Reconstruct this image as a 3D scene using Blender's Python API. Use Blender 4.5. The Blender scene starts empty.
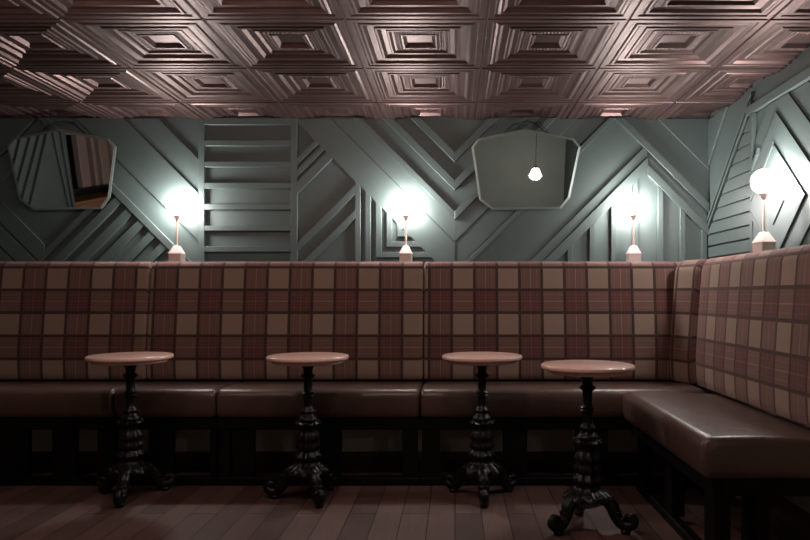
import bpy, bmesh, math, random
from mathutils import Vector, Matrix
random.seed(4)
C = bpy.context.scene.collection
PI = math.pi
CAMH = 1.06
F = 660.0
VX, VY = 455.0, 295.0
YB = 4.47          # back wall
XR = 1.722         # right wall
XL = -3.4          # left wall
YF = -1.7          # wall behind the camera
ZC = 2.245         # ceiling

# ------------------------------------------------------------------ helpers
def link(o, parent=None):
    C.objects.link(o)
    if parent: o.parent = parent
    return o

def obj(name, bm, mat, parent=None, smooth=False, auto=None):
    me = bpy.data.meshes.new(name)
    bm.normal_update()
    bm.to_mesh(me); bm.free()
    for m in (mat if isinstance(mat, (list, tuple)) else [mat]): me.materials.append(m)
    if smooth:
        for p in me.polygons: p.use_smooth = True
    o = bpy.data.objects.new(name, me)
    link(o, parent)
    if auto is not None:
        for p in me.polygons: p.use_smooth = True
        me.set_sharp_from_angle(angle=math.radians(auto))
    return o

def tag(o, label, cat, group=None):
    o['label'] = label; o['category'] = cat
    if group: o['group'] = group
    return o

def thing(name, label, cat, loc=(0, 0, 0), rz=0, group=None):
    o = bpy.data.objects.new(name, None); o.empty_display_size = .1
    o.location = loc; o.rotation_euler = (0, 0, rz)
    link(o); return tag(o, label, cat, group)

def struct(name, bm, mat, label=None, parent=None, **k):
    o = obj(name, bm, mat, parent, **k)
    if parent is None: o['kind'] = 'structure'
    if label: o['label'] = label
    return o

def dup(root, loc, rz, label, group=None):
    r = root.copy(); C.objects.link(r); r.location = loc; r.rotation_euler = (0, 0, rz)
    r['label'] = label
    if group: r['group'] = group
    for ch in list(root.children):
        c = ch.copy(); C.objects.link(c); c.parent = r
        for g in list(ch.children):
            d = g.copy(); C.objects.link(d); d.parent = c
    return r

def box(bm, x0, x1, y0, y1, z0, z1, bev=0, seg=2, mi=0):
    vs = [bm.verts.new(p) for p in ((x0,y0,z0),(x1,y0,z0),(x1,y1,z0),(x0,y1,z0),(x0,y0,z1),(x1,y0,z1),(x1,y1,z1),(x0,y1,z1))]
    fs = [bm.faces.new([vs[i] for i in q]) for q in ((3,2,1,0),(4,5,6,7),(0,1,5,4),(1,2,6,5),(2,3,7,6),(3,0,4,7))]
    for f in fs: f.material_index = mi
    if bev:
        es = list({e for f in fs for e in f.edges})
        bmesh.ops.bevel(bm, geom=es, offset=bev, segments=seg, profile=.5, affect='EDGES')

def lathe(bm, prof, n=32, flute=None, off=(0, 0, 0)):
    rings = []
    for r, z in prof:
        ring = []
        for i in range(n):
            a = 2*PI*i/n
            rr = r
            if flute:
                k, amp, zl, zh = flute
                if zl < z < zh: rr = r*(1 + amp*math.cos(k*a))
            ring.append(bm.verts.new((off[0]+rr*math.cos(a), off[1]+rr*math.sin(a), off[2]+z)))
        rings.append(ring)
    for a, b in zip(rings, rings[1:]):
        for i in range(n):
            j = (i+1) % n
            bm.faces.new((a[i], a[j], b[j], b[i]))
    bm.faces.new(list(reversed(rings[0]))); bm.faces.new(rings[-1])

def tube(bm, pts, rad, n=8, flat=1.0):
    pts = [Vector(p) for p in pts]
    if not isinstance(rad, (list, tuple)): rad = [rad]*len(pts)
    rings = []
    prev = None
    for i, p in enumerate(pts):
        t = (pts[min(i+1, len(pts)-1)] - pts[max(i-1, 0)]).normalized()
        if prev is None:
            up = Vector((0, 0, 1)) if abs(t.z) < .9 else Vector((1, 0, 0))
            s = t.cross(up).normalized()
        else:
            s = (prev - t*prev.dot(t)).normalized()
        prev = s
        u = s.cross(t)
        rings.append([bm.verts.new(p + (s*math.cos(2*PI*k/n)*flat + u*math.sin(2*PI*k/n))*rad[i]) for k in range(n)])
    for a, b in zip(rings, rings[1:]):
        for i in range(n):
            j = (i+1) % n
            bm.faces.new((a[i], a[j], b[j], b[i]))
    bm.faces.new(rings[0]); bm.faces.new(list(reversed(rings[-1])))
    bmesh.ops.recalc_face_normals(bm, faces=bm.faces[:])

def spline(pts, n=6):
    pts = [Vector(p) for p in pts]; out = []
    for i in range(len(pts)-1):
        p0, p1, p2, p3 = pts[max(i-1,0)], pts[i], pts[i+1], pts[min(i+2,len(pts)-1)]
        for k in range(n):
            t = k/n
            out.append(.5*((2*p1)+(p2-p0)*t+(2*p0-5*p1+4*p2-p3)*t*t+(3*p1-p0-3*p2+p3)*t**3))
    out.append(pts[-1]); return out

# ------------------------------------------------------------------ materials
class N:
    def __init__(s, name):
        s.m = bpy.data.materials.new(name); s.m.use_nodes = True
        s.t = s.m.node_tree; s.b = s.t.nodes['Principled BSDF']
    def n(s, typ, **k):
        nd = s.t.nodes.new(typ)
        for a, v in k.items():
            if a == 'inp':
                for i, x in v.items():
                    if isinstance(x, bpy.types.NodeSocket): s.t.links.new(x, nd.inputs[i])
                    else: nd.inputs[i].default_value = x
            else: setattr(nd, a, v)
        return nd
    def math(s, op, a, b=0.0, c=None):
        inp = {0: a, 1: b}
        if c is not None: inp[2] = c
        return s.n('ShaderNodeMath', operation=op, inp=inp).outputs[0]
    def mix(s, fac, a, b, blend='MIX'):
        nd = s.n('ShaderNodeMix', data_type='RGBA', blend_type=blend)
        for i, x in ((0, fac), (6, a), (7, b)):
            if isinstance(x, bpy.types.NodeSocket): s.t.links.new(x, nd.inputs[i])
            else: nd.inputs[i].default_value = x
        return nd.outputs[2]
    def set(s, **k):
        for a, v in k.items():
            a = a.replace('_', ' ')
            if isinstance(v, bpy.types.NodeSocket): s.t.links.new(v, s.b.inputs[a])
            else: s.b.inputs[a].default_value = v
        return s
    def bump(s, h, strength=.2, dist=.01):
        b = s.n('ShaderNodeBump', inp={'Height': h, 'Strength': strength, 'Distance': dist})
        s.t.links.new(b.outputs[0], s.b.inputs['Normal']); return s

def rgb(r, g, b): return (r, g, b, 1)

def mat_paint(name, col, rough=.45, amt=.12):
    k = N(name)
    co = k.n('ShaderNodeTexCoord').outputs['Object']
    no = k.n('ShaderNodeTexNoise', inp={'Vector': co, 'Scale': 5.0, 'Detail': 6.0}).outputs[0]
    c = k.mix(no, rgb(*[x*(1-amt) for x in col]), rgb(*[x*(1+amt) for x in col]))
    fine = k.n('ShaderNodeTexNoise', inp={'Vector': co, 'Scale': 90.0, 'Detail': 3.0}).outputs[0]
    k.set(Base_Color=c, Roughness=rough); k.bump(fine, .08, .004)
    return k.m

def mat_simple(name, col, rough=.5, metal=0.0, noise=0, scale=20, bump=0):
    k = N(name)
    if noise or bump:
        co = k.n('ShaderNodeTexCoord').outputs['Object']
        no = k.n('ShaderNodeTexNoise', inp={'Vector': co, 'Scale': scale, 'Detail': 5.0}).outputs[0]
        k.set(Base_Color=k.mix(no, rgb(*[x*(1-noise) for x in col]), rgb(*[x*(1+noise) for x in col])))
        if bump: k.bump(no, bump, .005)
    else: k.set(Base_Color=rgb(*col))
    k.set(Roughness=rough, Metallic=metal)
    return k.m

def mat_emit(name, col, strength):
    k = N(name)
    k.set(Base_Color=rgb(.8, .8, .8), Emission_Color=rgb(*col), Emission_Strength=strength)
    return k.m

M = {}
M['teal'] = mat_paint('teal_paint', (.072, .096, .094), .48)
M['cream'] = mat_paint('cream_paint', (.86, .69, .56), .6)
M['grey_wall'] = mat_paint('grey_green_paint', (.40, .46, .43), .6)
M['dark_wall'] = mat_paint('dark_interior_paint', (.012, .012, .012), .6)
M['iron'] = mat_simple('black_cast_iron', (.006, .0055, .0055), .34, 0.0, .3, 60, .3)
M['iron'].node_tree.nodes['Principled BSDF'].inputs['Specular IOR Level'].default_value = .28
M['black_wood'] = mat_simple('black_stained_wood', (.003, .0022, .0022), .55, 0, .3, 12)
M['black_wood'].node_tree.nodes['Principled BSDF'].inputs['Specular IOR Level'].default_value = .18
M['wire'] = mat_simple('black_wire', (.006, .006, .006), .4)
M['copper'] = mat_simple('copper_stem', (.80, .60, .54), .38, .7)
M['ceramic'] = mat_simple('blush_ceramic', (.62, .47, .44), .45, 0, .06, 25)
M['pink_frame'] = mat_simple('pale_pink_painted_wood', (.36, .26, .24), .5, 0, .1, 10)
M['orange_wood'] = mat_simple('orange_varnished_wood', (.42, .22, .12), .4, 0, .25, 8)
M['globe'] = mat_emit('opal_globe', (1.0, .95, .91), 150.0)
M['pendant_low'] = mat_emit('dimmed_opal_pendant', (1.0, .84, .76), 22.0)
M['pendant'] = mat_emit('unseen_fill_pendant', (1.0, .75, .65), 56.0)  # glow of the added fill row above the view

def mat_mirror():
    k = N('mirror_silver'); k.set(Base_Color=rgb(.64, .67, .66), Metallic=1.0, Roughness=.015); return k.m
M['mirror'] = mat_mirror()
M['bevel'] = mat_simple('ground_mirror_edge', (.26, .30, .285), .38, .6)

def mat_leather():
    k = N('brown_leather')
    co = k.n('ShaderNodeTexCoord').outputs['Object']
    big = k.n('ShaderNodeTexNoise', inp={'Vector': co, 'Scale': 3.0, 'Detail': 5.0}).outputs[0]
    c = k.mix(big, rgb(.070, .038, .031), rgb(.122, .072, .059))
    vo = k.n('ShaderNodeTexVoronoi', inp={'Vector': co, 'Scale': 260.0}).outputs['Distance']
    cr = k.n('ShaderNodeTexNoise', inp={'Vector': co, 'Scale': 14.0, 'Detail': 4.0, 'Distortion': .8}).outputs[0]
    h = k.math('ADD', k.math('MULTIPLY', vo, .12), k.math('MULTIPLY', cr, .9))
    k.set(Base_Color=c, Roughness=k.math('MULTIPLY_ADD', big, .16, .27), Specular_IOR_Level=.62); k.bump(h, .28, .012)
    return k.m
M['leather'] = mat_leather()

def mat_plaid(name, ou, ov, pu=.2816, pv=.287):
    """woven check: beige squares, maroon bands with fine lines, dark lines at the band edges; UV in metres"""
    k = N(name)
    uv = k.n('ShaderNodeUVMap', uv_map='UVMap').outputs[0]
    sx = k.n('ShaderNodeSeparateXYZ', inp={0: uv})
    def axis(sock, off, per):
        t = k.math('FRACT', k.math('DIVIDE', k.math('SUBTRACT', sock, off), per))   # 0 = start of a beige stripe
        band = k.math('GREATER_THAN', t, .5)                                         # maroon half
        def line(c, w):
            d = k.math('ABSOLUTE', k.math('SUBTRACT', k.math('FRACT', k.math('ADD', k.math('SUBTRACT', t, c), .5)), .5))
            return k.math('LESS_THAN', d, w)
        edge = k.math('MAXIMUM', line(0.0, .030), line(.5, .030))
        fine = k.math('MAXIMUM', line(.61, .011), line(.89, .011))
        pale = line(.75, .010)
        dark2 = k.math('MAXIMUM', line(.68, .02), line(.82, .02))
        return band, edge, fine, pale, dark2
    bu, eu, fu, pu_, du = axis(sx.outputs[0], ou, pu)
    bv, ev, fv, pv_, dv = axis(sx.outputs[1], ov, pv)
    beige = rgb(.285, .205, .158); maroon = rgb(.100, .038, .035); deep = rgb(.080, .040, .040)
    def half(b, d, f, p):
        c = k.mix(b, beige, maroon)
        c = k.mix(k.math('MULTIPLY', d, .55), c, rgb(.145, .048, .042))
        c = k.mix(k.math('MULTIPLY', f, .6), c, rgb(.22, .10, .085))
        return k.mix(k.math('MULTIPLY', p, .7), c, rgb(.34, .20, .165))
    cu = half(bu, du, fu, pu_); cv = half(bv, dv, fv, pv_)
    # twill: warp and weft alternate
    cc = k.n('ShaderNodeTexNoise', inp={'Vector': uv, 'Scale': 420.0, 'Detail': 1.0}).outputs[0]
    c = k.mix(.4, k.mix(k.math('MULTIPLY_ADD', cc, .5, .25), cu, cv), k.mix(1.0, cu, cv, 'DARKEN'))
    e = k.math('MULTIPLY', k.math('MAXIMUM', eu, ev), .92)
    c = k.mix(e, c, rgb(.022, .009, .009))
    n2 = k.n('ShaderNodeTexNoise', inp={'Vector': uv, 'Scale': 7.0, 'Detail': 4.0}).outputs[0]
    c = k.mix(.16, c, k.mix(n2, rgb(.05, .03, .03), rgb(.22, .14, .12)))
    k.set(Base_Color=c, Roughness=.92, Specular_IOR_Level=.15)
    k.set(Sheen_Weight=.25, Sheen_Roughness=.6, Sheen_Tint=rgb(.8, .55, .5))
    k.bump(cc, .25, .002)
    return k.m

def mat_ceiling():
    k = N('bronze_pressed_tin')
    uv = k.n('ShaderNodeUVMap', uv_map='UVMap').outputs[0]
    sx = k.n('ShaderNodeSeparateXYZ', inp={0: uv})
    t, s = sx.outputs[0], sx.outputs[1]
    inb = k.math('LESS_THAN', k.math('ABSOLUTE', k.math('SUBTRACT', t, .204)), .012)
    bead = k.math('SINE', k.math('MULTIPLY', s, 380.0))
    cross = k.math('SINE', k.math('MULTIPLY', t, 500.0))
    co = k.n('ShaderNodeTexCoord').outputs['Object']
    no = k.n('ShaderNodeTexNoise', inp={'Vector': co, 'Scale': 9.0, 'Detail': 5.0}).outputs[0]
    h = k.math('MULTIPLY', inb, k.math('MULTIPLY_ADD', bead, .5, k.math('MULTIPLY', cross, .3)))
    c = k.mix(no, rgb(.094, .058, .054), rgb(.15, .093, .087))
    k.set(Base_Color=c, Metallic=.75, Roughness=k.math('MULTIPLY_ADD', no, .14, .37))
    k.bump(k.math('ADD', h, k.math('MULTIPLY', no, .25)), .5, .006)
    return k.m
M['tin'] = mat_ceiling()

def mat_floor():
    k = N('dark_oak_planks')
    co = k.n('ShaderNodeTexCoord').outputs['Object']
    mp = k.n('ShaderNodeMapping', inp={'Vector': co, 'Rotation': (0, 0, PI/2)}).outputs[0]
    br = k.n('ShaderNodeTexBrick', inp={'Vector': mp, 'Color1': rgb(.105, .064, .055), 'Color2': rgb(.205, .132, .115),
             'Mortar': rgb(.012, .007, .006), 'Scale': 1.0, 'Mortar Size': .003, 'Mortar Smooth': .2, 'Brick Width': 1.35, 'Row Height': .128})
    br.offset = .37
    st = k.n('ShaderNodeMapping', inp={'Vector': co, 'Scale': (26, 1.6, 1)}).outputs[0]
    gr = k.n('ShaderNodeTexNoise', inp={'Vector': st, 'Scale': 2.2, 'Detail': 8.0, 'Roughness': .65, 'Distortion': .6}).outputs[0]
    c = k.mix(.62, br.outputs[0], k.mix(gr, rgb(.05, .032, .028), rgb(.40, .28, .245)), 'OVERLAY')
    bl = k.n('ShaderNodeTexNoise', inp={'Vector': co, 'Scale': 2.3, 'Detail': 4.0}).outputs[0]
    k.set(Base_Color=c, Roughness=k.math('MULTIPLY_ADD', bl, .25, .44))
    k.bump(k.math('SUBTRACT', k.math('MULTIPLY', gr, .25), br.outputs[1]), .35, .006)
    return k.m
M['floor'] = mat_floor()

def mat_granite():
    k = N('pink_granite')
    co = k.n('ShaderNodeTexCoord').outputs['Object']
    a = k.n('ShaderNodeTexNoise', inp={'Vector': co, 'Scale': 55.0, 'Detail': 6.0, 'Roughness': .7}).outputs[0]
    b = k.n('ShaderNodeTexNoise', inp={'Vector': co, 'Scale': 6.0, 'Detail': 4.0}).outputs[0]
    c = k.mix(a, rgb(.66, .40, .33), rgb(.90, .62, .53))
    c = k.mix(k.math('MULTIPLY', b, .35), c, rgb(.76, .48, .39))
    k.set(Base_Color=c, Roughness=.17)
    return k.m
M['granite'] = mat_granite()

# ------------------------------------------------------------------ room shell
def quad(bm, pts, mi=0):
    f = bm.faces.new([bm.verts.new(p) for p in pts]); f.material_index = mi; return f

bm = bmesh.new(); box(bm, XL-.1, XR+.1, YF-.1, YB+.1, -.12, 0)
struct('floor', bm, M['floor'], 'dark brown plank floor of the bar room')
ZL = .42
bm = bmesh.new(); box(bm, XL-.1, XR+.1, YB, YB+.1, 0, ZL, mi=1); box(bm, XL-.1, XR+.1, YB, YB+.1, ZL, ZC+.1)
struct('wall_back', bm, [M['teal'], M['cream']], 'teal painted wall behind the long banquette')
bm = bmesh.new(); box(bm, XR, XR+.1, YF-.1, YB, 0, ZL, mi=1); box(bm, XR, XR+.1, YF-.1, YB, ZL, ZC+.1)
struct('wall_right', bm, [M['teal'], M['cream']], 'teal painted wall beside the short banquette')
bm = bmesh.new(); box(bm, XL-.1, XR+.1, YF-.1, YF, 0, ZC+.1)
struct('wall_front', bm, M['grey_wall'], 'plain grey wall seen in the mirror')

# left wall with an opening into a dark back bar (seen in the left mirror)
OP0, OP1, OPZ = 1.0, 2.90, 2.14
XA = -4.7
bm = bmesh.new()
box(bm, XL-.1, XL, OP1, YB, 0, ZC+.1); box(bm, XL-.1, XL, YF, OP0, 0, ZC+.1); box(bm, XL-.1, XL, OP0, OP1, OPZ, ZC+.1)
struct('wall_left', bm, M['teal'], 'teal wall with doorway, seen in the left mirror')
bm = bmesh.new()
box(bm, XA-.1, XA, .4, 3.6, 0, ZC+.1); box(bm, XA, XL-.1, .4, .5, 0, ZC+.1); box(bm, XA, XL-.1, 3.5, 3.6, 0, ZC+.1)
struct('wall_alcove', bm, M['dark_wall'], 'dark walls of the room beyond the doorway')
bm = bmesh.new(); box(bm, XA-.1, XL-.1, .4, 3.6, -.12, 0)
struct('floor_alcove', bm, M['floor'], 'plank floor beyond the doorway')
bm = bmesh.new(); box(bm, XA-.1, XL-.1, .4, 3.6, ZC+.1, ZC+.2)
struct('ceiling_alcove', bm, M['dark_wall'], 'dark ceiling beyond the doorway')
# back bar dresser standing in that room
t = thing('bar_dresser', 'pink and orange wood bar dresser reflected in the left mirror', 'dresser', (-4.1, 1.5, 0))
g = bmesh.new(); box(g, -.35, .2, -.55, .62, 0, 1.40, .004, 1)
carc = obj('carcass', g, M['orange_wood'], t)
for q in range(4):
    for z0 in (1.20, 1.30):
        g = bmesh.new(); box(g, .199, .215, -.53+q*.285, -.53+q*.285+.265, z0+.004, z0+.092, .004, 1); obj('drawer', g, M['orange_wood'], t)
g = bmesh.new(); box(g, -.35, .23, -.57, .64, 1.40, 1.43, .004, 1); obj('worktop', g, M['orange_wood'], t)
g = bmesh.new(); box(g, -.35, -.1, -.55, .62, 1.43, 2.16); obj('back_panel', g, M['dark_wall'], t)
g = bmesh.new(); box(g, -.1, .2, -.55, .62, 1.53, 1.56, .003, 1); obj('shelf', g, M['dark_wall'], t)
for y0, y1 in ((1.66, 1.83), (1.50, 1.56), (1.24, 1.41), (1.06, 1.15)):
    g = bmesh.new(); box(g, .14, .2, y0-1.5, y1-1.5, 1.56, 2.10, .005, 1); obj('upright', g, M['pink_frame'], t)
g = bmesh.new(); box(g, -.35, .22, -.57, .62, 2.10, 2.16, .005, 1); obj('cornice', g, M['pink_frame'], t)

# ceiling of pressed tin coffers
PROF = [(0, .010), (.004, .010), (.009, 0), (.030, 0), (.035, .006), (.046, .006), (.056, .001), (.066, .001), (.080, .014), (.108, .016), (.114, .009), (.124, .009),
        (.138, .024), (.158, .026), (.162, .020), (.170, .020), (.180, .031), (.190, .031), (.192, .028), (.216, .028), (.222, .024), (.230, .024), (.246, .044), (.305, .044)]
TW = .61
def ceiling():
    bm = bmesh.new(); uvl = bm.loops.layers.uv.new('UVMap')
    GX, GY = .136, 3.45
    i0, i1 = math.floor((XL-GX)/TW), math.ceil((XR-GX)/TW)
    j0, j1 = math.floor((YF-GY)/TW), math.ceil((YB-GY)/TW)
    for i in range(i0, i1):
        for j in range(j0, j1):
            cx, cy = GX+(i+.5)*TW, GY+(j+.5)*TW
            rings = []
            for t, h in PROF:
                r = TW/2 - t
                h *= .82
                rings.append([(cx-r, cy-r, ZC+h), (cx+r, cy-r, ZC+h), (cx+r, cy+r, ZC+h), (cx-r, cy+r, ZC+h)])
            vr = [[bm.verts.new(p) for p in rg] for rg in rings[:-1]]
            for q in range(len(vr)-1):
                t0, t1 = PROF[q][0], PROF[q+1][0]
                for e in range(4):
                    f = (e+1) % 4
                    fc = bm.faces.new((vr[q][e], vr[q+1][e], vr[q+1][f], vr[q][f]))
                    r0, r1 = TW/2-t0, TW/2-t1
                    for lp, w in zip(fc.loops, ((t0, -r0), (t1, -r1), (t1, r1), (t0, r0))): lp[uvl].uv = w
            fc = bm.faces.new(list(reversed(vr[-1])))
            for lp in fc.loops: lp[uvl].uv = (.29, 0)
    for co, no in (((XR, 0, 0), (1, 0, 0)), ((XL, 0, 0), (-1, 0, 0)), ((0, YB, 0), (0, 1, 0)), ((0, .20, 0), (0, -1, 0))):
        bmesh.ops.bisect_plane(bm, geom=bm.verts[:]+bm.edges[:]+bm.faces[:], plane_co=co, plane_no=no, clear_outer=True)
    return struct('ceiling', bm, M['tin'], 'bronze coloured pressed tin coffered ceiling')
ceiling()
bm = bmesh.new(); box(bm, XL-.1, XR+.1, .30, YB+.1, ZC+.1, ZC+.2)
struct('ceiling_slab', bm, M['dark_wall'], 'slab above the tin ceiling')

YH, ZH = .20, 3.05
bm = bmesh.new(); box(bm, XL-.1, XR+.1, YF-.1, YH, ZH, ZH+.1); box(bm, XL-.1, XR+.1, YH, YH+.1, ZC-.004, ZH+.1)
box(bm, XL-.1, XL, YF, YH, ZC+.1, ZH); box(bm, XR, XR+.1, YF, YH, ZC+.1, ZH); box(bm, XL-.1, XR+.1, YF-.1, YF, ZC+.1, ZH)
struct('ceiling_front', bm, M['grey_wall'], 'plain higher ceiling over the front of the room')

# ------------------------------------------------------------------ wall panelling
def clip(poly, a, b, c):
    """keep a*x+b*y <= c"""
    out = []
    for i in range(len(poly)):
        p, q = poly[i], poly[(i+1) % len(poly)]
        dp, dq = a*p[0]+b*p[1]-c, a*q[0]+b*q[1]-c
        if dp <= 0: out.append(p)
        if (dp < 0 < dq) or (dq < 0 < dp):
            t = dp/(dp-dq); out.append((p[0]+(q[0]-p[0])*t, p[1]+(q[1]-p[1])*t))
    return out

def inset(poly, d):
    n = len(poly); out = []
    ar = sum(poly[i][0]*poly[(i+1)%n][1]-poly[(i+1)%n][0]*poly[i][1] for i in range(n))
    sg = 1 if ar > 0 else -1
    q = list(poly)
    for i in range(n):
        (x0, y0), (x1, y1) = poly[i], poly[(i+1) % n]
        L = math.hypot(x1-x0, y1-y0)
        if L < 1e-6: continue
        nx, ny = (y1-y0)/L*sg, -(x1-x0)/L*sg          # outward
        q = clip(q, nx, ny, nx*x0+ny*y0-d)
        if len(q) < 3: return []
    return q

def clean(poly):
    out = []
    for p in poly:
        if not out or math.hypot(p[0]-out[-1][0], p[1]-out[-1][1]) > 5e-4: out.append(p)
    if len(out) > 1 and math.hypot(out[0][0]-out[-1][0], out[0][1]-out[-1][1]) < 5e-4: out.pop()
    return out

def board(bm, poly, h, fn, bev=.0016):
    """raised board on a wall; poly in wall metres, fn maps (a, z, out) to world"""
    poly = clean(poly)
    if len(poly) < 3: return
    ar = sum(poly[i][0]*poly[(i+1)%len(poly)][1]-poly[(i+1)%len(poly)][0]*poly[i][1] for i in range(len(poly)))
    if abs(ar) < 2e-5: return
    if ar < 0: poly = poly[::-1]
    top = clean(inset(poly, bev))
    lo = [bm.verts.new(fn(x, z, -.002)) for x, z in poly]
    mid = [bm.verts.new(fn(x, z, h-bev)) for x, z in poly]
    n = len(poly)
    for i in range(n):
        bm.faces.new((lo[i], lo[(i+1)%n], mid[(i+1)%n], mid[i]))
    if len(top) == n:
        # match the inset ring to the nearest start
        k = min(range(n), key=lambda s: sum(math.hypot(top[(i+s)%n][0]-poly[i][0], top[(i+s)%n][1]-poly[i][1]) for i in range(n)))
        tv = [bm.verts.new(fn(*top[(i+k)%n], h)) for i in range(n)]
        for i in range(n):
            bm.faces.new((mid[i], mid[(i+1)%n], tv[(i+1)%n], tv[i]))
        bm.faces.new(tv)
    else:
        bm.faces.new(mid)

KB = YB/F
def wb(p): return ((p[0]-VX)*KB, CAMH+(VY-p[1])*KB)
def back_fn(a, z, o): return (a, YB-o, z)
def rect(x0, x1, y0, y1): return [(x0, y0), (x1, y0), (x1, y1), (x0, y1)]
def cband(p, c0, c1): return clip(clip(p, -1, 1, c1), 1, -1, -c0)       # c0 <= y-x <= c1
def sband(p, s0, s1): return clip(clip(p, 1, 1, s1), -1, -1, -s0)       # s0 <= x+y <= s1
def put(bm, poly, h, bev=.0016): board(bm, [wb(p) for p in poly], h, back_fn, bev)
def xr(p, a, b): return clip(clip(p, 1, 0, b), -1, 0, -a)

T, B = 119.2, 292.0
L1, L2, L3 = .017, .031, .044
# section with the left mirror
bm = bmesh.new()
A = rect(-49, 200, T, B)
put(bm, cband(A, -40, -6.5), L1)
put(bm, cband(A, -6.5, 41), L2)
put(bm, cband(A, 41, 69), L1)
put(bm, cband(A, 69, 79), L2+.006)
low = clip(A, 1, -1, -79)                                  # y-x >= 79
put(bm, sband(low, 160, 184), L1); put(bm, clip(low, 1, 1, 158), L2)
Rr = clip(low, -1, 0, -46)
put(bm, sband(Rr, 296, 305), L1)
for k in range(9):
    s = 317+22.7*k - 2
    put(bm, sband(Rr, s, s+11.5), L2)
Ll = clip(clip(low, 1, 0, 46), -1, -1, -186)
for c0, c1 in ((199, 221), (224, 244), (247, 268), (271, 300)): put(bm, cband(Ll, c0, c1), L1)
struct('trim_1', bm, M['teal'], 'diagonal teal boards around the left mirror')
# ladder
bm = bmesh.new()
put(bm, rect(200, 206, T, B), L2); put(bm, rect(291.8, 298.3, T, B), L2)
for y0, y1 in ((T, 125.7), (141.3, 146.8), (162.4, 167.8), (183.4, 189), (204.6, 210.2), (226.2, 231.2), (246.8, 252), (268, 273)):
    put(bm, rect(206, 291.8, y0, y1), L2-.001)
struct('trim_2', bm, M['teal'], 'teal ladder of horizontal boards between two uprights')
# chevrons
bm = bmesh.new()
AX = 454.7
Lh = rect(298.3, AX, T, B); Rh = rect(AX, 640, T, B)
for c0, c1, h in ((-302, -292, L2), (-274, -264, L2), (-243, -234.5, L2), (-234.5, -212.8, L1)): put(bm, cband(Lh, c0, c1), h)
put(bm, cband(Lh, -212, -174), L1, .0004)
Rh = clip(Rh, 1, 1, 789)
for s0, s1, h in ((607.4, 617.4, L2), (635.4, 645.4, L2), (666.4, 674.9, L2+.008), (674.9, 696.6, L1), (727, 733.5, L2)): put(bm, sband(Rh, s0, s1), h)
put(bm, sband(Rh, 697.4, 726), L1-.007, .0004)
Sl = clip(rect(298.3, 356, T, B), 1, -1, 174)
for s0, s1 in ((457.5, 464), (469, 476), (481, 492.5), (541.6, 550.5), (566, 575)): put(bm, sband(Sl, s0, s1), L2)
Vv = clip(rect(298, 460, T, B), 1, -1, 174)
for x0, x1, yb in ((356, 361, B), (366, 371.2, B), (376.4, 382, 257.5), (387, 392.2, 247.2), (397.6, 402.6, 237)):
    put(bm, clip(xr(Vv, x0, x1), 0, 1, yb), L2)
    if yb < B: put(bm, clip(clip(xr(Vv, x1, 460), 0, 1, yb), 0, -1, -(yb-5.2)), L2-.001)
struct('trim_3', bm, M['teal'], 'teal chevron boards with nested corner boards beside the ladder')
# house
bm = bmesh.new()
PX = 646.9
H = rect(520, 708.4, T, B)
put(bm, cband(H, -504, -495), L2)
put(bm, clip(H, -1, 1, -538), L1)
Hl = clip(clip(H, 1, 0, PX), 1, -1, 495)
put(bm, sband(Hl, 791, 804), L1); put(bm, sband(Hl, 804.3, 817), L2)
Hr = clip(H, -1, 0, -PX)
put(bm, cband(Hr, -491, -481.5), L1); put(bm, cband(Hr, -481.2, -471), L2)
ins = clip(clip(H, -1, -1, -817), 1, -1, 470.5)
for x0, x1 in ((545.5, 550.5), (567, 572), (589, 594), (610.5, 615.5), (632, 637), (657, 662), (679, 684), (700.5, 705.5)):
    put(bm, xr(ins, x0, x1), L2-.004)
struct('trim_4', bm, M['teal'], 'teal pointed boards with upright slats right of the mirror')

# right wall: u = distance from the corner
def right_fn(a, z, o): return (XR-o, YB-a, z)
def putr(bm, poly, h):
    board(bm, poly, h, right_fn)
ZT = ZC-.004
U1 = 6.0
bm = bmesh.new()
R0 = [(0.02, .9), (.675, .9), (.675, ZT), (0.02, ZT)]
def zu(p, a, b): return clip(clip(p, -1, 1, b), 1, -1, -a)              # a <= z-u <= b
putr(bm, zu(R0, 1.59, 1.90), .005); putr(bm, zu(R0, 1.532, 1.558), .024); putr(bm, zu(R0, 1.915, 3), L1)
putr(bm, zu(R0, 1.482, 1.508), .024)
hz = clip(R0, -1, 1, 1.455)
for k in range(16):
    z0 = .92+k*.0785
    putr(bm, clip(clip(hz, 0, 1, z0+.066), 0, -1, -z0), L1)
struct('trim_5', bm, M['teal'], 'teal horizontal boards and sloping boards in the corner')
bm = bmesh.new()
putr(bm, [(.68, .9), (.715, .9), (.715, 2.095), (.68, 2.095)], L2)
putr(bm, [(.62, 2.10), (U1, 2.10), (U1, 2.15), (.62, 2.15)], L2)
R1 = [(.715, .9), (2.3, .9), (2.3, 2.095), (.715, 2.095)]
def dia(r):
    p = R1
    for a, b in ((1, 1), (1, -1), (-1, 1), (-1, -1)): p = clip(p, a, b, a*.98+b*1.546+r)
    return p
for r, h in ((.84, .008), (.66, .017), (.484, .027), (.31, .037), (.115, .043)):
    putr(bm, dia(r), h)
for a0 in (1.05, .876):
    putr(bm, clip(clip(zu(R1, a0, a0+.032), 1, 0, 1.546-a0+.30), 0, -1, -1.55), .040)
for b0 in (2.042, 2.216):
    putr(bm, clip(clip(clip(R1, 1, 1, b0+.032), -1, -1, -b0), 0, 1, 1.545), .040)
for u in (2.34, 3.2, 4.1, 5.0): putr(bm, [(u, .9), (u+.035, .9), (u+.035, 2.095), (u, 2.095)], L2)
struct('trim_6', bm, M['teal'], 'teal nested diamond boards behind the right lamp')

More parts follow.
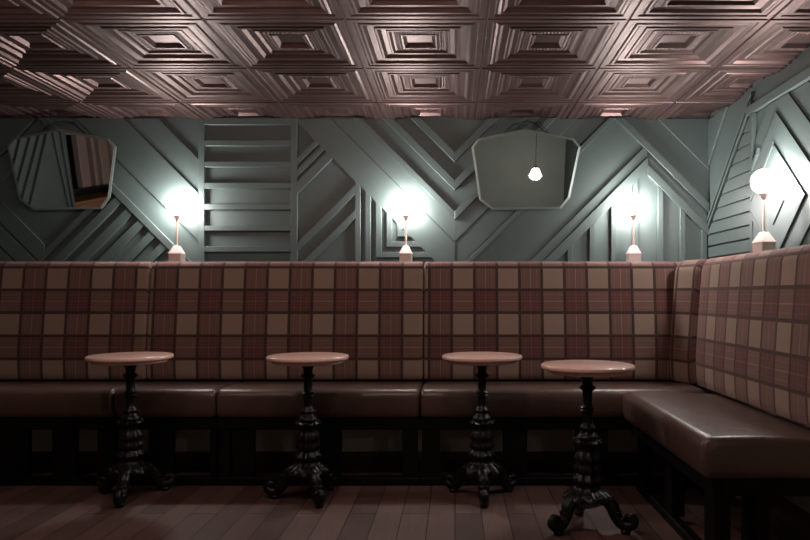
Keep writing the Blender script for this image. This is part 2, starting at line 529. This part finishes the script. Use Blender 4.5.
# left wall: steep boards fanning out (seen in the left mirror)
def left_fn(a, z, o): return (XL+o, a, z)
bm = bmesh.new()
for ya, yb in ((3.456, 4.22), (3.331, 4.156), (3.216, 4.059), (3.125, 3.907), (3.098, 2.941), (2.98, 2.915)):
    board(bm, [(ya, 2.2), (ya+.018, 2.2), (yb+.018, 1.0), (yb, 1.0)], .022, left_fn, .004)
board(bm, [(2.90, .97), (YB-.03, .97), (YB-.03, 1.0), (2.90, 1.0)], .022, left_fn, .004)
struct('trim_9', bm, M['teal'], 'steep fanning teal boards on the wall reflected in the left mirror')

# ledges behind the seat backs that carry the lamps
ZS = 1.235
bm = bmesh.new(); box(bm, XL, XR, 4.275, YB-.0, ZS-.03, ZS, .002, 1)
struct('trim_7', bm, M['teal'], 'narrow ledge behind the long seat back')
bm = bmesh.new(); box(bm, 1.536, XR, 2.35, 4.275, ZS-.03, ZS, .002, 1)
struct('trim_8', bm, M['teal'], 'narrow ledge behind the short seat back')

# ------------------------------------------------------------------ banquettes
def sstep(a): a = max(0, min(1, a)); return math.sqrt(max(0, 1-(1-a)**2))
def cushion(length, prof, cen, r, nu, fn, uvo=0.0):
    """prof: closed loop of (depth, z) points; ends rounded by radius r towards the loop's centre"""
    bm = bmesh.new(); uvl = bm.loops.layers.uv.new('UVMap')
    us = []
    for k in range(7): us.append(r*(1-math.cos(k/6*PI/2)))
    inner = [r+(length-2*r)*k/nu for k in range(1, nu)]
    us = us + inner + [length-x for x in reversed(us)]
    arc = [0]
    for i in range(1, len(prof)): arc.append(arc[-1]+math.hypot(prof[i][0]-prof[i-1][0], prof[i][1]-prof[i-1][1]))
    rings = []
    for u in us:
        e = sstep(min(u, length-u)/r) if r > 0 else 1
        sc = (1-e)*r
        ring = []
        for d, z in prof:
            vd, vz = cen[0]-d, cen[1]-z
            hd = math.copysign(min(abs(vd), sc), vd); hz = math.copysign(min(abs(vz), sc), vz)
            puff = .006*math.sin(PI*min(1, max(0, u/length)))
            ring.append(bm.verts.new(fn(u, d+hd, z+hz)))
        rings.append(ring)
    n = len(prof)
    for a in range(len(us)-1):
        for i in range(n):
            j = (i+1) % n
            f = bm.faces.new((rings[a][i], rings[a][j], rings[a+1][j], rings[a+1][i]))
            vj = arc[j] if j else arc[-1]+.3
            for lp, w in zip(f.loops, ((us[a], arc[i]), (us[a], vj), (us[a+1], vj), (us[a+1], arc[i]))):
                lp[uvl].uv = (w[0]+uvo, w[1])
    bm.faces.new(list(reversed(rings[0]))); bm.faces.new(rings[-1])
    bmesh.ops.recalc_face_normals(bm, faces=bm.faces[:])
    return bm

def arcpts(cx, cz, rx, rz, a0, a1, n):
    return [(cx+rx*math.cos(math.radians(a0+(a1-a0)*k/n)), cz+rz*math.sin(math.radians(a0+(a1-a0)*k/n))) for k in range(n+1)]
def backprof(b, t):
    """b = depth of the front face at the bottom, t = at the top"""
    p = [(b+.03, .531), (b+.006, .540), (b, .58), (b-.004, .70), (b+(t-b)*.45-.006, .90), (b+(t-b)*.8-.003, 1.08)]
    p += arcpts(t+.060, 1.190, .060, .082, 180, 90, 8)
    p += arcpts(t+.075, 1.24, .03, .03, 90, 0, 4)
    p += [(t+.105, .9), (t+.105, .531)]
    return p
BP = backprof(4.085, 4.135)
RP = backprof(1.395, 1.425)
SEATZ = .53
# v offset: arc length 0 lies at z about .545; beige stripes start at z = 1.082
ov = (.795 - .531 + .03) % .287
def panel_back(x0, x1, name, label, ou):
    m = mat_plaid('plaid_wool', ou - x0, ov)
    g = cushion(x1-x0, BP, (4.19, .9), .017, 26, lambda u, d, z: (x0+u, d, z))
    o = obj(name, g, m, None, smooth=True); tag(o, label, 'cushion', 'plaid upright cushions along the walls'); return o
def panel_right(y0, y1, name, label, ou, slant=0.0):
    m = mat_plaid('plaid_wool', ou, ov, .268)
    g = cushion(y0-y1, RP, (1.46, .9), .040, 26, lambda u, d, z: (d+slant*(1-u/(y0-y1)), y0-u, z))
    o = obj(name, g, m, None, smooth=True); tag(o, label, 'cushion', 'plaid upright cushions along the walls'); return o
panel_back(XL+.012, -1.918, 'upright_cushion', 'plaid wool upright cushion at the left end, under the left mirror', -2.56)
panel_back(-1.913, -.199, 'upright_cushion', 'wide plaid wool upright cushion in the middle of the long wall', -1.455)
panel_back(-.194, 1.50, 'upright_cushion', 'plaid wool upright cushion on the long wall under the faceted mirror with the pendant', -.02)
panel_right(4.078, 3.852, 'upright_cushion', 'narrow plaid wool upright cushion turning the corner', .05, -.085)
panel_right(3.847, 2.36, 'upright_cushion', 'plaid wool upright cushion on the right wall below its lamp', .16)

def seatprof(f, b, z0=.378, z1=SEATZ):
    p = [(f+.022, z0), (f+.006, z0+.012), (f, z0+.045), (f-.003, z0+.085)]
    p += arcpts(f+.045, z1-.040, .048, .046, 180, 90, 7)
    p += [(f+.12, z1+.008), (f+.22, z1+.008), (f+.32, z1+.002), (f+.42, z1-.006), (b-.02, z1-.008), (b, z1-.014), (b, z0)]
    return p
SP = seatprof(3.645, 4.13)
GB = 'long banquette seats'
def bench_back(x0, x1, legs, label):
    cx = (x0+x1)/2
    t = thing('banquette_bench', label, 'bench', (cx, 3.86, 0), 0, GB)
    g = cushion(x1-x0, SP, (3.86, .454), .022, max(8, int((x1-x0)*14)), lambda u, d, z: (x0+u-cx, d-3.86, z))
    obj('seat_cushion', g, M['leather'], t, smooth=True)
    g = bmesh.new(); box(g, x0-cx, x1-cx, 3.665-3.86, 3.70-3.86, .312, .377, .003, 1); box(g, x0-cx, x1-cx, 4.02-3.86, 4.05-3.86, .312, .377, .003, 1)
    box(g, x0-cx, x1-cx, 3.70-3.86, 4.02-3.86, .355, .377)
    obj('seat_frame', g, M['black_wood'], t)
    g = bmesh.new(); box(g, x0-cx, x1-cx, 3.665-3.86, 3.72-3.86, 0, .045, .004, 1)
    obj('foot_rail', g, M['black_wood'], t)
    for lx, w in legs:
        g = bmesh.new(); box(g, lx-w/2-cx, lx+w/2-cx, 3.67-3.86, 3.715-3.86, .045, .3125, .003, 1)
        obj('leg', g, M['black_wood'], t)
    return t
def lx(px): return (px-VX)/F*3.68
bench_back(XL+.012, -1.893, [(-3.3, .1), (lx(14), .16), (lx(64.5), .128), (lx(107), .10)], 'leather bench at the far left end of the long banquette')
bench_back(-1.889, -1.326, [(lx(161), .134), (-1.346, .036)], 'short leather bench section behind the gap between the two left tables')
bench_back(-1.322, -.195, [(lx(224.8), .064), (lx(243.5), .117), (lx(330.5), .117), (lx(410), .084)], 'leather bench section between the second and third round tables')
bench_back(-.191, 1.392, [(lx(431), .10), (lx(515), .134), (lx(592), .18), (1.25, .12)], 'long leather bench section behind the two right tables, running into the corner')

# short bench on the right
XF, XBk, Y0, Y1 = .915, 1.44, 3.622, 2.425
t = thing('banquette_bench', 'leather bench along the right wall with its squared end facing the room', 'bench', (1.15, 3.02, 0))
RSP = seatprof(XF, XBk)
g = cushion(Y0-Y1, RSP, (1.15, .454), .032, 18, lambda u, d, z: (d-1.15, Y0-u-3.02, z))
obj('seat_cushion', g, M['leather'], t, smooth=True)
g = bmesh.new()
box(g, .955-1.15, .99-1.15, 2.45-3.02, 3.60-3.02, .312, .377, .003, 1); box(g, 1.34-1.15, 1.375-1.15, 2.45-3.02, 3.60-3.02, .312, .377, .003, 1)
box(g, .99-1.15, 1.34-1.15, 2.45-3.02, 2.49-3.02, .312, .377, .003, 1); box(g, .99-1.15, 1.34-1.15, 2.49-3.02, 3.60-3.02, .355, .377)
obj('seat_frame', g, M['black_wood'], t)
g = bmesh.new(); box(g, .985-1.15, 1.03-1.15, 2.47-3.02, 3.60-3.02, 0, .045, .004, 1)
obj('foot_rail', g, M['black_wood'], t)
for (px, py) in ((1.005, 2.53), (1.02, 3.07), (1.02, 3.53), (1.15, 2.53), (1.34, 3.53)):
    g = bmesh.new(); z0 = .045 if px < 1.1 else 0
    box(g, px-.03-1.15, px+.03-1.15, py-.055-3.02, py+.055-3.02, z0, .3125, .003, 1)
    obj('leg', g, M['black_wood'], t)

# ------------------------------------------------------------------ tables
def rounded_disc(bm, r, z0, z1, b, n=64):
    prof = [(r-b, z0)] + [(r-b+b*math.cos(a), z0+b+b*math.sin(a)) for a in [math.radians(x) for x in (-60, -30, 0)]]
    prof += [(r-b+b*math.cos(a), z1-b+b*math.sin(a)) for a in [math.radians(x) for x in (0, 30, 60, 90)]]
    lathe(bm, prof, n)
TZ = .748
def make_table(label):
    t = thing('pub_table', label, 'table', (0, 0, 0), 0, 'round pub tables')
    g = bmesh.new(); rounded_disc(g, .209, TZ-.021, TZ, .008)
    top = obj('tabletop', g, M['granite'], t, auto=50)
    g = bmesh.new(); rounded_disc(g, .182, TZ-.039, TZ-.0205, .007)
    obj('tabletop_rim', g, M['granite'], top, auto=50)
    s = (TZ-.039)/.692
    prof = [(.052, .692), (.052, .685), (.034, .679), (.024, .660), (.023, .638), (.030, .634), (.039, .625), (.030, .617), (.022, .610), (.0215, .550), (.025, .545),
            (.033, .537), (.028, .530), (.034, .523), (.024, .515), (.022, .505), (.022, .470), (.026, .462), (.036, .450), (.037, .444), (.027, .434),
            (.034, .424), (.047, .410), (.049, .402), (.040, .396), (.052, .390), (.063, .384), (.060, .376), (.046, .366), (.039, .354), (.040, .345), (.050, .328),
            (.057, .308), (.049, .291), (.052, .282), (.059, .266), (.055, .252), (.045, .243), (.054, .230), (.064, .216), (.061, .205), (.053, .196), (.053, .188), (.062, .176), (.085, .162), (.102, .146), (.106, .136), (.098, .130), (.080, .122), (.045, .10), (.02, .088)]
    fine = []
    for (r0, z0), (r1, z1) in zip(prof, prof[1:]): fine += [(r0, z0*s), ((r0+r1)/2, (z0+z1)/2*s)]
    fine.append((prof[-1][0], prof[-1][1]*s)); fine.reverse()
    g = bmesh.new(); lathe(g, fine, 48, (8, .10, .10, .37))
    # leaf ornament round the collar and skirt
    for z, r, n, sz in ((.384*s, .060, 8, .011), (.440*s, .036, 8, .007), (.310*s, .054, 8, .011), (.264*s, .056, 8, .011), (.216*s, .060, 10, .011), (.143*s, .098, 14, .015)):
        for i in range(n):
            a = 2*PI*i/n
            mt = Matrix.Translation((r*math.cos(a), r*math.sin(a), z)) @ Matrix.Rotation(a, 4, 'Z') @ Matrix.Diagonal((.7, .8, 1.5, 1))
            bmesh.ops.create_icosphere(g, subdivisions=2, radius=sz*.85, matrix=mt)
    obj('column', g, M['iron'], t, auto=60)
    for k in range(3):
        a = 2*PI*k/3
        ca, sa = math.cos(a), math.sin(a)
        g = bmesh.new()
        path = [(.045, .150), (.085, .140), (.112, .112), (.128, .075), (.150, .044), (.178, .036), (.203, .046), (.210, .066), (.194, .080), (.176, .072), (.180, .056)]
        rr = [.026, .030, .030, .027, .025, .024, .022, .019, .016, .012, .008]
        sp = spline([(r*ca, r*sa, z) for r, z in path], 4)
        rads = []
        for i in range(len(rr)-1):
            for q in range(4): rads.append(rr[i]+(rr[i+1]-rr[i])*q/4)
        rads.append(rr[-1])
        tube(g, sp, rads, 12, 1.05)
        # pad under the scroll and acanthus knuckles on the knee
        bmesh.ops.create_cone(g, cap_ends=True, segments=16, radius1=.020, radius2=.024, depth=.020, matrix=Matrix.Translation((.172*ca, .172*sa, .010)))
        for r, z, sz in ((.108, .142, .014), (.128, .118, .014), (.142, .090, .013), (.160, .066, .012)):
            for w in (-.014, 0, .014):
                bmesh.ops.create_icosphere(g, subdivisions=2, radius=sz*.8, matrix=Matrix.Translation((r*ca-w*sa, r*sa+w*ca, z)))
        obj('foot', g, M['iron'], t, smooth=True)
    return t
def tx(px, d): return (px-VX)/F*d
D1 = 3.47
t1 = make_table('leftmost round pink granite pub table on a black iron pedestal')
t1.location = (tx(130.5, D1), D1, 0); t1.rotation_euler.z = math.radians(280); t1.scale = (1.009, 1.009, .996)
dup(t1, (tx(308, 3.445), 3.445, 0), math.radians(181), 'round pub table second from the left, between the ladder panel and the second lamp')
dup(t1, (tx(482, D1), D1, 0), math.radians(271), 'third round pub table from the left, standing below and left of the pendant mirror')
t4 = dup(t1, (tx(587.5, 3.01), 3.01, -.0), math.radians(92), 'round pub table nearest the camera and the right bench')

# ------------------------------------------------------------------ lamps on the ledge
def make_lamp(label):
    t = thing('table_lamp', label, 'lamp', (0, 0, ZS), 0, 'globe lamps on the ledge')
    # square base with a pyramid top
    g = bmesh.new()
    secs = [(.0395, 0), (.0395, .090), (.042, .092), (.042, .098), (.017, .150)]
    rings = [[g.verts.new((sx*s, sy*s, z)) for sx, sy in ((-1,-1),(1,-1),(1,1),(-1,1))] for s, z in secs]
    for a, b in zip(rings, rings[1:]):
        for i in range(4): g.faces.new((a[i], a[(i+1)%4], b[(i+1)%4], b[i]))
    g.faces.new(list(reversed(rings[0]))); g.faces.new(rings[-1])
    bmesh.ops.bevel(g, geom=[e for e in g.edges], offset=.0022, segments=1, affect='EDGES')
    obj('base', g, M['ceramic'], t)
    g = bmesh.new(); lathe(g, [(.0085, .148), (.0085, .150), (.0065, .152), (.0065, .325), (.0065, .328)], 16)
    obj('stem', g, M['copper'], t, auto=40)
    g = bmesh.new(); lathe(g, [(.008, .318), (.010, .322), (.015, .332), (.024, .348), (.027, .353), (.025, .355)], 24)
    obj('globe_cup', g, M['copper'], t, auto=40)
    g = bmesh.new(); bmesh.ops.create_uvsphere(g, u_segments=24, v_segments=14, radius=.064, matrix=Matrix.Translation((0, 0, .412)))
    obj('globe', g, M['globe'], t, smooth=True)
    return t
lamp = make_lamp('leftmost glowing globe lamp, beside the ladder panel')
DL = 4.355
lamp.location = (tx(177, DL), DL, ZS)
dup(lamp, (tx(406, DL), DL, ZS), 0, 'glowing globe lamp in front of the nested corner boards, left of the pendant mirror')
dup(lamp, (tx(633.5, DL), DL, ZS), 0, 'glowing globe lamp in front of the pointed boards, right of the pendant mirror')
dup(lamp, (1.598, 660*1.598/309, ZS), math.radians(12), 'glowing globe lamp on the right wall ledge, above the short bench')

# ------------------------------------------------------------------ mirrors
OUT = [(471.2, 146), (477.7, 138), (524, 128.7), (572, 138), (579, 146), (569.6, 196), (560.7, 207), (492.5, 208), (479, 198)]
def make_mirror(pxc, label, tilt, yaw, d):
    k = d/F
    pts = [((x-524)*k, (208-y)*k) for x, y in OUT][::-1]
    t = thing('wall_mirror', label, 'mirror', ((pxc-VX)*k, d, CAMH+(VY-210)*k), 0, 'faceted frameless wall mirrors')
    t.rotation_euler = (tilt, 0, yaw)
    g = bmesh.new()
    inner = clean(inset(pts, .015))
    n = len(pts)
    s = min(range(n), key=lambda s: sum(math.hypot(inner[(i+s)%n][0]-pts[i][0], inner[(i+s)%n][1]-pts[i][1]) for i in range(n)))
    inner = [inner[(i+s)%n] for i in range(n)]
    c = [g.verts.new((x, -.008, z)) for x, z in inner]
    e = [g.verts.new((x, -.005, z)) for x, z in pts]
    b = [g.verts.new((x, 0, z)) for x, z in pts]
    g.faces.new(c)
    for i in range(n):
        j = (i+1) % n
        for q in ((e[i], e[j], c[j], c[i]), (b[i], b[j], e[j], e[i])): g.faces.new(q).material_index = 1
    g.faces.new(b)
    bmesh.ops.recalc_face_normals(g, faces=g.faces[:])
    obj('mirror_glass', g, [M['mirror'], M['bevel']], t)
    g = bmesh.new()
    pin = clean(inset(pts, .03))
    f = [g.verts.new((x, .0005, z)) for x, z in pin]; bb = [g.verts.new((x, .012, z)) for x, z in pin]
    m = len(pin)
    g.faces.new(f); g.faces.new(bb)
    for i in range(m): g.faces.new((f[i], f[(i+1)%m], bb[(i+1)%m], bb[i]))
    bmesh.ops.recalc_face_normals(g, faces=g.faces[:])
    obj('backing_board', g, M['black_wood'], t)
    g = bmesh.new()
    zt = (208-128.7)*k
    def P(dx, dz, o=.016): return (dx*k, o, zt+dz*k)
    tube(g, spline([P(-22, -6), P(-14, 3), P(-4, 7, .03), P(6, 8, .04), P(14, 3, .03), P(24, -6)], 5), .0028, 6)
    tube(g, spline([P(4, 8, .03), P(9, 5, .02), P(13, 7, .01), P(17, 3, .0), P(21, -1, .005), P(25, -6, .01)], 5), .0022, 6)
    tube(g, spline([P(-16, 0), P(-8, 5, .01), P(0, 3, .0), P(5, 6, .02), P(12, 7, .03), P(10, 4, .03)], 5), .0022, 6)
    obj('hanging_wire', g, M['wire'], t, smooth=True)
    return t
make_mirror(65.6, 'faceted mirror at the upper left, reflecting a doorway', math.radians(7), 0, 4.418)
make_mirror(524, 'faceted mirror right of centre, reflecting a glowing pendant', math.radians(7), 0, 4.418)

# ------------------------------------------------------------------ mirrored pendant behind the camera, and an added unseen row for fill light
def make_pendant(label, loc, shade='pendant'):
    t = thing('pendant_lamp', label, 'pendant lamp', loc, 0, 'faceted pendant lamps over the room')
    g = bmesh.new()
    secs = [(.030, .075), (.042, .070), (.092, -.030), (.088, -.040), (.045, -.085)]
    rings = [[g.verts.new((r*math.cos(2*PI*i/6), r*math.sin(2*PI*i/6), z)) for i in range(6)] for r, z in secs]
    for a, b in zip(rings, rings[1:]):
        for i in range(6): g.faces.new((b[i], b[(i+1)%6], a[(i+1)%6], a[i]))
    g.faces.new(rings[0]); g.faces.new(list(reversed(rings[-1])))
    obj('lamp_shade', g, M[shade], t)
    g = bmesh.new(); lathe(g, [(.026, .072), (.026, .10), (.012, .112)], 16); obj('lamp_cap', g, M['wire'], t)
    zc = ZH if loc[1] < .2 else ZC
    g = bmesh.new(); lathe(g, [(.0035, .11), (.0035, zc-loc[2])], 8); obj('cord', g, M['wire'], t)
    g = bmesh.new(); lathe(g, [(.05, zc-loc[2]-.025), (.05, zc-loc[2]+(.04 if zc == ZC else 0))], 24); obj('ceiling_rose', g, M['wire'], t)
    return t
make_pendant('added unseen fill pendant of the front row, farthest from the short bench', (-1.62, 2.12, 2.125))  # this row hangs out of view, added only to fill the room with light
make_pendant('added unseen fill pendant between the other two of the front row', (-.8, 2.12, 2.125))
make_pendant('added unseen fill pendant in front of the viewpoint, nearest the short bench', (0.0, 2.12, 2.125))
make_pendant('white faceted pendant lamp on a thin cord, seen glowing in the right mirror', (1.15, -.75, 1.545), 'pendant_low')

# ------------------------------------------------------------------ light, camera, settings
w = bpy.data.worlds.new('World'); bpy.context.scene.world = w; w.use_nodes = True
w.node_tree.nodes['Background'].inputs[0].default_value = (.02, .018, .018, 1)
cam = bpy.data.cameras.new('Camera'); co = bpy.data.objects.new('Camera', cam); C.objects.link(co)
co.location = (0, 0, CAMH); co.rotation_euler = (PI/2, 0, 0)
cam.sensor_width = 36; cam.lens = F/810*36
cam.shift_x = (405-VX)/810; cam.shift_y = (VY-270)/810
cam.clip_start = .02
S = bpy.context.scene
S.camera = co
S.view_settings.view_transform = 'Standard'; S.view_settings.look = 'None'; S.view_settings.gamma = 1
S.view_settings.use_curve_mapping = False
S.view_settings.exposure = 0.0
S.cycles.max_bounces = 8; S.cycles.diffuse_bounces = 4; S.cycles.glossy_bounces = 5
S.cycles.sample_clamp_indirect = 6.0
S.cycles.use_denoising = True
